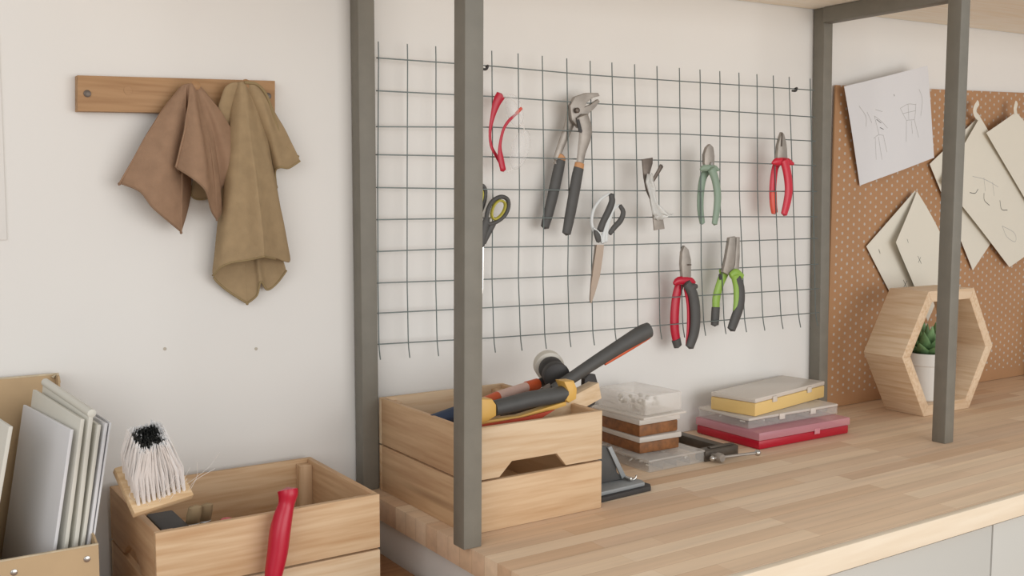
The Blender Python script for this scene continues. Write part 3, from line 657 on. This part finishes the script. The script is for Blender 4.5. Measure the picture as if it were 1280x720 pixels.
for e, rr in ((e1, .0062), (e0, .0052)):
    bm = nb(); bmesh.ops.create_uvsphere(bm, u_segments=14, v_segments=10, radius=rr, matrix=Matrix.Translation(e)); obj('bar_knob', bm, M['chrome'], sc)

# ================================================================== HEXAGON FRAME AND PLANT
t = thing('hexagon_shelf', 'open hexagonal pine frame standing on the worktop before the pegboard', 'shelf', (1.7425, -.035, 0))
cx, cz, R, R2 = 1.7425, .1430, .176, .146; ya, yb2 = -.0861, .0150; sz = .1425/(R*math.sin(math.pi/3))
def hp_(r, k): a = math.pi/3*k; return V((cx+r*math.cos(a), 0, cz+r*math.sin(a)*sz))
for k in range(6):
    A, B, C_, D = hp_(R, k), hp_(R, k+1), hp_(R2, k+1), hp_(R2, k)
    pts = [V((v.x, ya, v.z)) for v in (A, B, C_, D)]
    obj('side_board', prism(nb(), pts, (0, yb2-ya, 0), .0006), M['hexw'] if k in (0, 2, 3, 5) else M['hexx'], t)
t = thing('potted_succulent', 'green succulent in a white pot inside the hexagonal frame', 'potted plant', (1.735, -.033, .0248))
pc = V((1.735, -.033, .0248))
pot = obj('pot', lathe(nb(), [(.040, 0), (.043, .003), (.050, .082), (.0535, .084), (.0555, .110), (.0545, .112), (.051, .112), (.049, .100), (.0, .098)], pc, (0, 0, 1), 40), M['pot'], t, smooth=30)
obj('soil', lathe(nb(), [(.0, .0985), (.0485, .0990), (.0, .103)], pc, (0, 0, 1), 32), M['soil'], pot)
for ring, (n, tilt, ln, wd) in enumerate(((9, 1.2, .070, .015), (8, .85, .072, .014), (6, .45, .072, .012), (3, .15, .064, .008))):
    for k in range(n):
        an = k*2*math.pi/n+ring*.45; tl = tilt+random.uniform(-.1, .1); d = V((math.cos(an)*math.sin(tl), math.sin(an)*math.sin(tl), math.cos(tl)))
        b0 = pc+V((math.cos(an)*.006, math.sin(an)*.006, .104+ring*.003)); upv = V((-math.cos(an)*math.cos(tl), -math.sin(an)*math.cos(tl), math.sin(tl)))
        P = [b0+d*ln*s+upv*(.010*s*s) for s in (0, .25, .5, .75, 1)]
        obj('leaf', tube(nb(), P, [wd*.6, wd, wd*.95, wd*.6, .0006], 8, flat=.35, ref=tuple(upv), sub=3), M['leaf'], t)

# ================================================================== PAPERS ON THE PEGBOARD
def sheet(name, label, quad, offs, mt, lines=(), curl=.004, tabs=None, nu=14, org=None, extra=None):
    """quad: four corner pixels, offs: distance of each corner in front of the board"""
    C4 = [at(x, y, 'y', .0935-o) for (x, y), o in zip(quad, offs)]
    t = thing(name, label, 'paper', tuple((C4[2]+C4[3])/2), 'drawings on the pegboard')
    def S(a, b):
        p = C4[0].lerp(C4[1], a).lerp(C4[3].lerp(C4[2], a), b)
        p.y -= curl*math.sin(math.pi*a)*math.cos(b*1.4)+curl*.5*math.sin(a*7+b*4)*.4; p.y = min(p.y, .0932); return p
    bm = nb(); g = [[bm.verts.new(S(i/nu, j/nu)) for j in range(nu+1)] for i in range(nu+1)]
    for i in range(nu):
        for j in range(nu): bm.faces.new((g[i][j], g[i+1][j], g[i+1][j+1], g[i][j+1]))
    bmesh.ops.recalc_face_normals(bm, faces=bm.faces); bmesh.ops.solidify(bm, geom=bm.faces[:], thickness=.0004); obj('paper_sheet', bm, mt, t, smooth=40)
    if tabs:
        for tb in tabs: obj('corner_tab', tube(nb(), [at(x, y, 'y', .0935-o) for x, y, o in tb], .0075, 8, flat=.08, sub=3), mt, t)
    for nm, mm, rr, ls in lines:
        if nm == 'pencil_sketch': groups = [ls]
        else: groups = [[L] for L in ls]
        for g_ in groups:
            bm = nb()
            for L in g_:
                P = [S(a, b)-V((0, .0006, 0)) for a, b in smooth_path2(L)]; tube(bm, P, rr, 4, flat=.2)
            obj(nm, bm, mm, t)
    return t
def smooth_path2(L):
    P = smooth_path([V((a, b, 0)) for a, b in L], 5) if len(L) > 2 else [V((L[0][0]+(L[1][0]-L[0][0])*i/6, L[0][1]+(L[1][1]-L[0][1])*i/6, 0)) for i in range(7)]
    return [(p.x, p.y) for p in P]
chairR = [[(.60, .36), (.64, .46), (.66, .50)], [(.80, .36), (.78, .46), (.76, .52)], [(.60, .36), (.70, .34), (.80, .37)], [(.66, .50), (.76, .52)], [(.66, .50), (.63, .72)], [(.72, .52), (.72, .66)], [(.76, .52), (.80, .72)], [(.70, .34), (.69, .50)], [(.62, .42), (.79, .43)], [(.86, .22), (.89, .34), (.85, .50)]]
chairL = [[(.24, .58), (.30, .56), (.36, .58)], [(.26, .58), (.24, .80)], [(.30, .58), (.31, .82)], [(.36, .58), (.38, .76)], [(.28, .36), (.36, .44), (.42, .52)], [(.28, .36), (.31, .56)], [(.12, .22), (.18, .34), (.17, .44)], [(.20, .30), (.24, .42)], [(.30, .30), (.38, .34)]]
sheet('sketch_sheet', 'white paper with two faint pencil chair sketches, top left of the pegboard', ((1055, 108), (1159, 82), (1168, 197), (1075, 232)), (.020, .045, .028, .006), M['paper'],
      lines=[('pencil_sketch', M['pencil'], .0005, chairR+chairL), ('ink_accent', M['ink'], .0007, [[(.30, .40), (.35, .45)], [(.33, .49), (.37, .52)], [(.54, .20), (.545, .22)]])], curl=.005)
plus = lambda a, b, s: [[(a-s, b), (a+s, b)], [(a, b-s), (a, b+s)]]
sheet('paper_pattern', 'cream paper folded over, hanging point up behind the hexagonal frame', ((1144, 238), (1172, 330), (1140, 420), (1083, 308)), (.014, .004, .003, .006), M['cream'],
      lines=[('ink_mark', M['ink'], .0006, [[(.12, .86), (.16, .87)]]+plus(.62, .72, .05))], curl=.001)
t2 = sheet('paper_pattern', 'cream paper leaf with a pencil cross, in front of the folded sheet', ((1146, 239), (1192, 325), (1160, 402), (1120, 303)), (.018, .020, .012, .030), M['cream'],
      lines=[('ink_mark', M['ink'], .0006, [[(.14, .72), (.18, .73)]]+plus(.45, .66, .05))], curl=.004)
sheet('paper_pattern', 'cream paper partly hidden by the post, left corner showing beside it', ((1223, 146), (1262, 268), (1216, 338), (1162, 205)), (.010, .004, .006, .008), M['cream'], curl=.001)
sheet('paper_pattern', 'cream paper with inked wavy lines and a curled top tab right of post', ((1225, 146), (1310, 300), (1262, 334), (1178, 226)), (.020, .016, .012, .022), M['cream'],
      lines=[('ink_mark', M['ink'], .0009, [[(.36, .60), (.40, .66), (.46, .64)], [(.50, .44), (.56, .50), (.60, .42)], [(.26, .78), (.30, .72), (.30, .64)]]), ('pencil_sketch', M['pencil'], .0006, [[(.20, .60), (.30, .46), (.42, .34)], [(.28, .46), (.36, .56)], [(.36, .38), (.44, .48)], [(.66, .66), (.76, .70), (.84, .62), (.78, .54), (.66, .66)]])], curl=.003, tabs=[[(1224, 148, .022), (1219, 142, .026), (1219, 135, .028), (1223, 128, .024)]])
sheet('paper_pattern', 'cream paper with a pointed top corner at the right photo edge', ((1270, 140), (1345, 232), (1322, 320), (1233, 166)), (.030, .026, .020, .034), M['cream'],
      lines=[('pencil_sketch', M['pencil'], .0006, [[(.3, .4), (.34, .5)], [(.4, .6), (.5, .62)]])], curl=.003, tabs=[[(1270, 143, .030), (1269, 136, .034), (1271, 128, .030)]])

# ================================================================== HAND TOOLS ON THE GRID
def MA(pts, off): return [mesh_at(x, y, off) for x, y in pts]
GT = 'pliers hung on the wire grid'
BK, FR = .0085, -.0085     # behind and in front of the grid wires
def gtube(pts, rad, seg=10, flat=1., **kw):
    k = 1.12+.36*max(0, min(1, (pts[0].x-.45)/1.0))
    rad = [r*k for r in rad] if hasattr(rad, '__len__') else rad*k
    return tube(nb(), pts, rad, seg, flat=flat/k, **kw)
# channel lock pliers
t = thing('water_pump_pliers', 'large grey water pump pliers with black grips and orange collars', 'pliers', tuple(mesh_at(695, 290)), GT)
obj('handle_arm', gtube(MA([(695, 200), (702, 180), (710, 160), (716, 140)], BK), [.0060, .0068, .0085, .011], 12, flat=.55, sub=3), M['metal'], t)
obj('handle_arm', gtube(MA([(724, 212), (727, 190), (732, 165), (728, 145)], FR), [.0065, .0080, .0125, .0110], 12, flat=.45, sub=3), M['metal'], t)
obj('jaw', prism(nb(), MA([(715, 150), (713, 132), (719, 121), (733, 116), (748, 116), (750, 120), (742, 122), (734, 128), (731, 134), (738, 131), (748, 124), (750, 127), (744, 135), (736, 142), (735, 150), (724, 160)], FR+.003), (0, .009, 0), .001), M['metal'], t)
obj('slot', prism(nb(), MA([(721, 150), (724, 149), (728, 164), (727, 166), (724, 165)], FR-.0105), (0, .002, 0)), M['black'], t)
p = mesh_at(721, 138, FR-.001); obj('pivot', lathe(nb(), [(.005, -.002), (.005, .003), (.003, .0045)], p, (0, -1, 0), 16), M['metaldark'], t)
obj('collar', gtube(MA([(700, 200), (702.5, 195)], BK), [.0088, .0085], 14, flat=.6), M['tan'], t)
obj('collar', gtube(MA([(723.5, 210), (724.5, 204)], FR), [.0088, .0085], 14, flat=.6), M['tan'], t)
obj('grip', gtube(MA([(681, 284), (686, 265), (692, 240), (698, 213), (700.5, 200)], BK), [.0075, .0090, .0098, .0098, .0092], 14, flat=.6, sub=3), M['dark'], t)
obj('grip', gtube(MA([(708, 292), (712, 272), (717, 245), (721, 222), (723.5, 210)], FR), [.0078, .0092, .0098, .0098, .0092], 14, flat=.6, sub=3), M['dark'], t)
obj('handle_arm', gtube(MA([(700, 198), (695, 206)], BK), [.006, .006], 10, flat=.6), M['metal'], t)
def pliers(name, label, left, right, headL, headR, mats, radL, radR, base, guards=None, extra=None):
    t = thing(name, label, 'pliers', tuple(mesh_at(*base)), GT)
    ml, mr, tipL, tipR = mats
    obj('jaw', prism(nb(), MA(headL, FR+.002), (0, .008, 0), .0008), M['metal'], t)
    if headR: obj('jaw', prism(nb(), MA(headR, FR+.005), (0, .008, 0), .0008), M['metal'], t)
    obj('grip', gtube(MA(left, BK), radL, 16, flat=.7, sub=4), ml, t)
    obj('grip', gtube(MA(right, FR), radR, 16, flat=.7, sub=4), mr, t)
    return t
# sage cutters
t = pliers('side_cutters', 'side cutters with sage green grips hanging in the upper row', [(878, 279), (875.5, 262), (876, 240), (879, 222), (885, 211)], [(893, 280), (896, 262), (897, 243), (894, 224), (889, 211)],
           [(881, 204), (881, 193), (884, 184), (888, 180), (892, 184), (893.5, 195), (893, 207), (888, 212), (883, 210)], None, (M['sage'], M['sage'], 0, 0), [.0050, .0060, .0064, .0068, .0072], [.0052, .0064, .0068, .0070, .0072], (886, 281))
obj('guard', gtube(MA([(875.5, 212.5), (880, 210), (892, 210), (898.5, 212.5)], FR+.004), [.0022, .0050, .0050, .0022], 10, flat=.9, sub=3), M['sage'], t)
obj('pivot', lathe(nb(), [(.0035, 0), (.003, .002)], mesh_at(889, 205, FR+.001), (0, -1, 0), 14), M['chrome'], t)
# red pliers
t = pliers('red_pliers', 'combination pliers with bright red grips, rightmost in the upper row', [(968, 265), (966, 248), (966.5, 228), (969, 210), (974, 200)], [(980, 268), (984, 252), (986, 236), (984, 216), (980, 200)],
           [(972, 198), (973, 182), (975.5, 172), (978, 165), (980.5, 168), (983, 178), (984, 186), (984.5, 198), (978, 202)], None, (M['brightred'], M['brightred'], 0, 0), [.0058, .0066, .0068, .0066, .0072], [.0062, .0074, .0078, .0080, .0078], (975, 268))
obj('guard', gtube(MA([(965, 204), (971, 202), (984, 202), (992, 205)], FR+.004), [.0018, .0058, .0058, .0020], 10, flat=.9, sub=3), M['brightred'], t)
obj('grip_tip', gtube(MA([(968.3, 266), (966.8, 256), (966.2, 240)], BK), [.0062, .0070, .0072], 16, flat=.75, sub=3), M['orangered'], t)
obj('jaw_gap', prism(nb(), MA([(977.6, 166), (978.6, 166), (978, 183), (976.5, 183)], FR+.0005), (0, .002, 0)), M['metaldark'], t)
# red and black cutters
t = pliers('cable_cutters', 'cable cutters with one red and one black grip, lower row left', [(847, 432), (843.5, 412), (843.5, 390), (846, 368), (851, 352)], [(862, 434), (868, 414), (869, 390), (866, 368), (858, 354)],
           [(854, 352), (852, 330), (853, 315), (856, 307), (861, 312), (864, 325), (864, 352), (859, 356)], None, (M['redh'], M['dark'], 0, 0), [.0070, .0082, .0084, .0080, .0084], [.0078, .0094, .0098, .0092, .0075], (855, 436))
obj('grip_tip', gtube(MA([(847.4, 433), (845, 424)], BK), [.0074, .0084], 16, flat=.75), M['dark'], t)
obj('guard', gtube(MA([(842.5, 355), (848, 351), (862, 351), (868, 354)], FR+.005), [.0030, .0062, .0062, .0035], 10, flat=.9, sub=3), M['redh'], t)
obj('guard_cap', gtube(MA([(871.5, 358), (866, 359), (861, 364)], FR-.001), [.0030, .0060, .0060], 10, flat=.8, sub=3), M['dark'], t)
obj('grip_lining', gtube(MA([(858.5, 432), (860.5, 405), (860, 380), (857, 360)], FR+.004), [.0026, .003, .003, .004], 10, flat=.7, sub=3), M['redh'], t)
obj('blade_edge', gtube(MA([(860, 331), (864, 331)], FR), [.001, .001], 6), M['metaldark'], t)
# lime and black pliers
t = pliers('combination_pliers', 'open combination pliers with lime green and black grips, lower row right', [(895, 384), (895.5, 372), (900, 355), (906, 340)], [(920, 392), (921.5, 375), (921, 358), (919, 344)],
           [(904, 340), (908, 322), (912, 297), (919.5, 295.5), (920, 318), (917, 337), (912, 344)], [(919, 330), (921, 296.5), (925, 296.5), (925, 320), (923.5, 344), (915, 344)], (M['lime'], M['lime'], 0, 0), [.0070, .0076, .0076, .0085], [.0066, .0070, .0070, .0084], (907, 416))
obj('grip_tip', gtube(MA([(893.5, 406), (894, 396), (894.7, 384)], BK), [.0074, .0080, .0078], 16, flat=.75, sub=3), M['dark'], t)
obj('grip_back', gtube(MA([(914, 412), (919, 398), (925, 380), (925.5, 360), (921, 347)], FR-.001), [.0080, .0090, .0086, .0078, .0074], 16, flat=.7, sub=4), M['dark'], t)
obj('guard', gtube(MA([(913, 345), (920, 341), (928, 346)], FR), [.0050, .0065, .0045], 12, flat=.8, sub=3), M['lime'], t)
obj('guard', gtube(MA([(899.5, 339), (906, 338), (912, 339)], BK-.003), [.0030, .0046, .0040], 10, flat=.8, sub=3), M['lime'], t)
obj('grip_patch', gtube(MA([(899.5, 343), (901, 349)], BK-.004), [.0022, .0026], 8, flat=.9), M['black'], t)
# white and black scissors
t = thing('scissors', 'closed scissors with white and black loops, point down', 'scissors', tuple(mesh_at(744, 378)), 'scissors on the wire grid')
obj('handle_loop', gtube(MA([(762, 242), (751, 249), (742, 262), (739.5, 278), (743, 290), (748, 299)], BK-.014), [.0022, .0024, .0026, .0026, .0028, .004], 10, sub=4), M['whitegrip'], t)
obj('handle_grip', gtube(MA([(764, 243), (765, 252), (760, 265), (754, 277), (750, 288)], FR), [.0046, .0058, .0060, .0056, .0060], 12, flat=.7, sub=4), M['dark'], t)
obj('handle_spine', gtube(MA([(767, 246), (768, 258), (762, 272), (756, 288), (753, 303)], FR+.001), [.0016, .0026, .0030, .0036, .0055], 10, flat=.7, sub=4), M['whitegrip'], t)
obj('handle_loop', gtube(MA([(775, 256), (768, 261), (763, 272), (759, 286), (757, 302)], FR+.002), [.0018, .0020, .0024, .0030, .0035], 10, sub=4), M['whitegrip'], t)
obj('handle_grip', gtube(MA([(775, 257), (779, 265), (776, 275), (768, 284), (762, 292)], FR), [.0034, .0044, .0048, .0048, .0040], 12, flat=.7, sub=4), M['dark'], t)
obj('thumb_pad', gtube(MA([(744, 288), (747, 295), (748.5, 302)], FR-.001), [.0035, .0058, .0045], 12, flat=.6, sub=3), M['dark'], t)
obj('handle_edge', gtube(MA([(742, 285), (750, 292), (753, 304)], FR-.002), [.0012, .0014, .0016], 8, sub=3), M['whitegrip'], t)
obj('blade', prism(nb(), MA([(746, 306), (755, 306), (754, 318), (750, 345), (744, 366), (739.5, 379), (738, 376), (739, 358), (742, 335)], FR+.002), (0, .0025, 0)), M['copper'], t)
obj('blade', prism(nb(), MA([(744, 306), (750, 306), (746, 335), (741, 362), (738, 378), (737.4, 374), (739, 350)], FR+.005), (0, .0022, 0)), M['metal'], t)
# yellow lined scissors behind the post
t = thing('scissors', 'scissors with black and yellow lined loops, half hidden behind the front post', 'scissors', tuple(mesh_at(602, 384)), 'scissors on the wire grid')
lp = [(604, 292), (606, 268), (613, 252), (624, 245), (633, 247), (636, 256), (632, 268), (623, 277), (612, 284)]
obj('handle_loop', gtube(MA([(608, 276), (610, 262), (616, 251), (626, 246), (634, 249), (635.5, 258), (631, 269), (621, 277), (612, 280)], FR), .0034, 12, closed=True, sub=4, flat=1.1), M['dark'], t)
obj('loop_lining', gtube(MA([(614.5, 268), (617.5, 257), (624, 251), (630.5, 253), (631, 260), (626, 269), (618, 274)], FR), .0021, 10, closed=True, sub=4, flat=1.8), M['oliveyellow'], t)
obj('handle_arm', gtube(MA([(609, 272), (606, 284), (604, 298), (603, 308)], FR), [.0050, .0072, .0056, .0034], 12, flat=.6, sub=4), M['dark'], t)
obj('handle_arm', gtube(MA([(617, 279), (611, 290), (605, 304)], FR), [.0050, .0052, .0036], 12, flat=.6, sub=4), M['dark'], t)
obj('handle_loop', gtube(MA([(592, 236), (600, 231), (606, 236), (606, 248), (601, 264), (594, 274), (588, 262), (588, 246)], BK), .0034, 12, closed=True, sub=4, flat=1.1), M['dark'], t)
obj('loop_lining', gtube(MA([(594, 240), (600, 236), (603, 241), (602, 250), (597, 262), (592, 256), (591, 247)], BK), .0021, 10, closed=True, sub=4, flat=1.8), M['oliveyellow'], t)
obj('blade', prism(nb(), MA([(598, 306), (605, 308), (604.5, 330), (604, 360), (601, 386), (598, 350)], FR+.002), (0, .0025, 0)), M['chrome'], t)
# safety glasses
t = thing('safety_glasses', 'clear safety glasses with red temples hooked high on the grid', 'glasses', tuple(mesh_at(628, 216)))
obj('temple', gtube(MA([(626, 119), (621, 128), (616, 145), (612.5, 165), (614, 182), (620, 194), (626, 203)], -.006), [.0082, .0072, .0042, .0026, .0026, .0028, .0040], 12, flat=.45, sub=4), M['redh'], t)
obj('temple', gtube(MA([(646, 142), (636, 151), (629, 163), (625, 182), (626, 198), (629, 213)], -.018), [.0018, .0024, .0024, .0028, .0052, .0052], 12, flat=.45, sub=4), M['redh'], t)
obj('temple_tip', gtube(MA([(645, 142.5), (652, 135)], -.018), [.0028, .0024], 10, flat=.5), M['orangered'], t)
def lensp(C_, a, b, off, tilt):
    bm = nb(); ring = []
    cen = bm.verts.new(mesh_at(C_[0], C_[1], off-.010)); rings = []
    for s in (.4, .75, 1.):
        rings.append([bm.verts.new(mesh_at(C_[0]+(a*math.cos(q)*math.cos(tilt)-b*math.sin(q)*math.sin(tilt))*s, C_[1]+(a*math.cos(q)*math.sin(tilt)+b*math.sin(q)*math.cos(tilt))*s, off-.010*(1-s*s))) for q in [k*2*math.pi/20 for k in range(20)]])
    for k in range(20): bm.faces.new((cen, rings[0][k], rings[0][(k+1) % 20]))
    for A, B in zip(rings, rings[1:]):
        for k in range(20): bm.faces.new((A[k], A[(k+1) % 20], B[(k+1) % 20], B[k]))
    return bm, [v.co.copy() for v in rings[-1]]
for C_, a, b, tl in (((643, 138), 10, 21, -.25), ((650, 187), 11, 26, .28)):
    bm, rp = lensp(C_, a, b, -.012, tl); ln = obj('lens', bm, M['lens'], t, smooth=180, solid=.0015)
    obj('rim', tube(nb(), rp, .0007, 6, closed=True), M['clear'], ln)
obj('nose_bridge', gtube(MA([(650, 155), (656, 163), (652, 170)], -.016), .0013, 8, sub=3), M['clear'], t)
obj('brow_bar', gtube(MA([(628, 121), (641, 124), (649, 140), (655, 160), (658, 185), (650, 205), (634, 215)], -.010), .0011, 8, sub=4), M['clear'], t)
# foil wrapped tool
t = thing('foil_wrapped_brackets', 'crossed grey metal strips bound with shiny clear tape', 'metal strips', tuple(mesh_at(822, 288)))
def strip(P, off, th=.0025): return prism(nb(), MA(P, off), (0, th, 0), .0003)
obj('metal_strip', strip([(803, 199), (816, 197), (816, 204), (812, 218), (815, 240), (818, 252), (815, 254), (808, 238), (805, 222)], FR), M['metaldark'], t)
obj('metal_strip', gtube(MA([(827, 207), (822, 216), (816, 226)], FR-.003), [.0040, .0034, .0030], 10, flat=.5, sub=3), M['metaldark'], t)
obj('metal_strip', strip([(815, 238), (821, 254), (828, 268), (831, 286), (818, 288), (816, 266), (813, 250)], FR-.001), M['metal'], t)
bm = nb(); rnd = random.Random(3); rows = []
for i, (x0_, x1_, y_) in enumerate(((809, 816, 218), (807, 817, 226), (809, 820, 234), (812, 819, 244), (814, 822, 254), (815, 836, 266), (818, 842, 269), (817, 828, 274))):
    rows.append([bm.verts.new(mesh_at(x0_+(x1_-x0_)*k/4, y_+rnd.uniform(-2, 2), FR-.005-rnd.uniform(0, .004))) for k in range(5)])
for A, B in zip(rows, rows[1:]):
    for k in range(4): bm.faces.new((A[k], A[k+1], B[k+1], B[k]))
obj('tape_wrap', bm, milky('shiny_tape', 'e2e2de', .6, .12), t, smooth=20, solid=.0005)
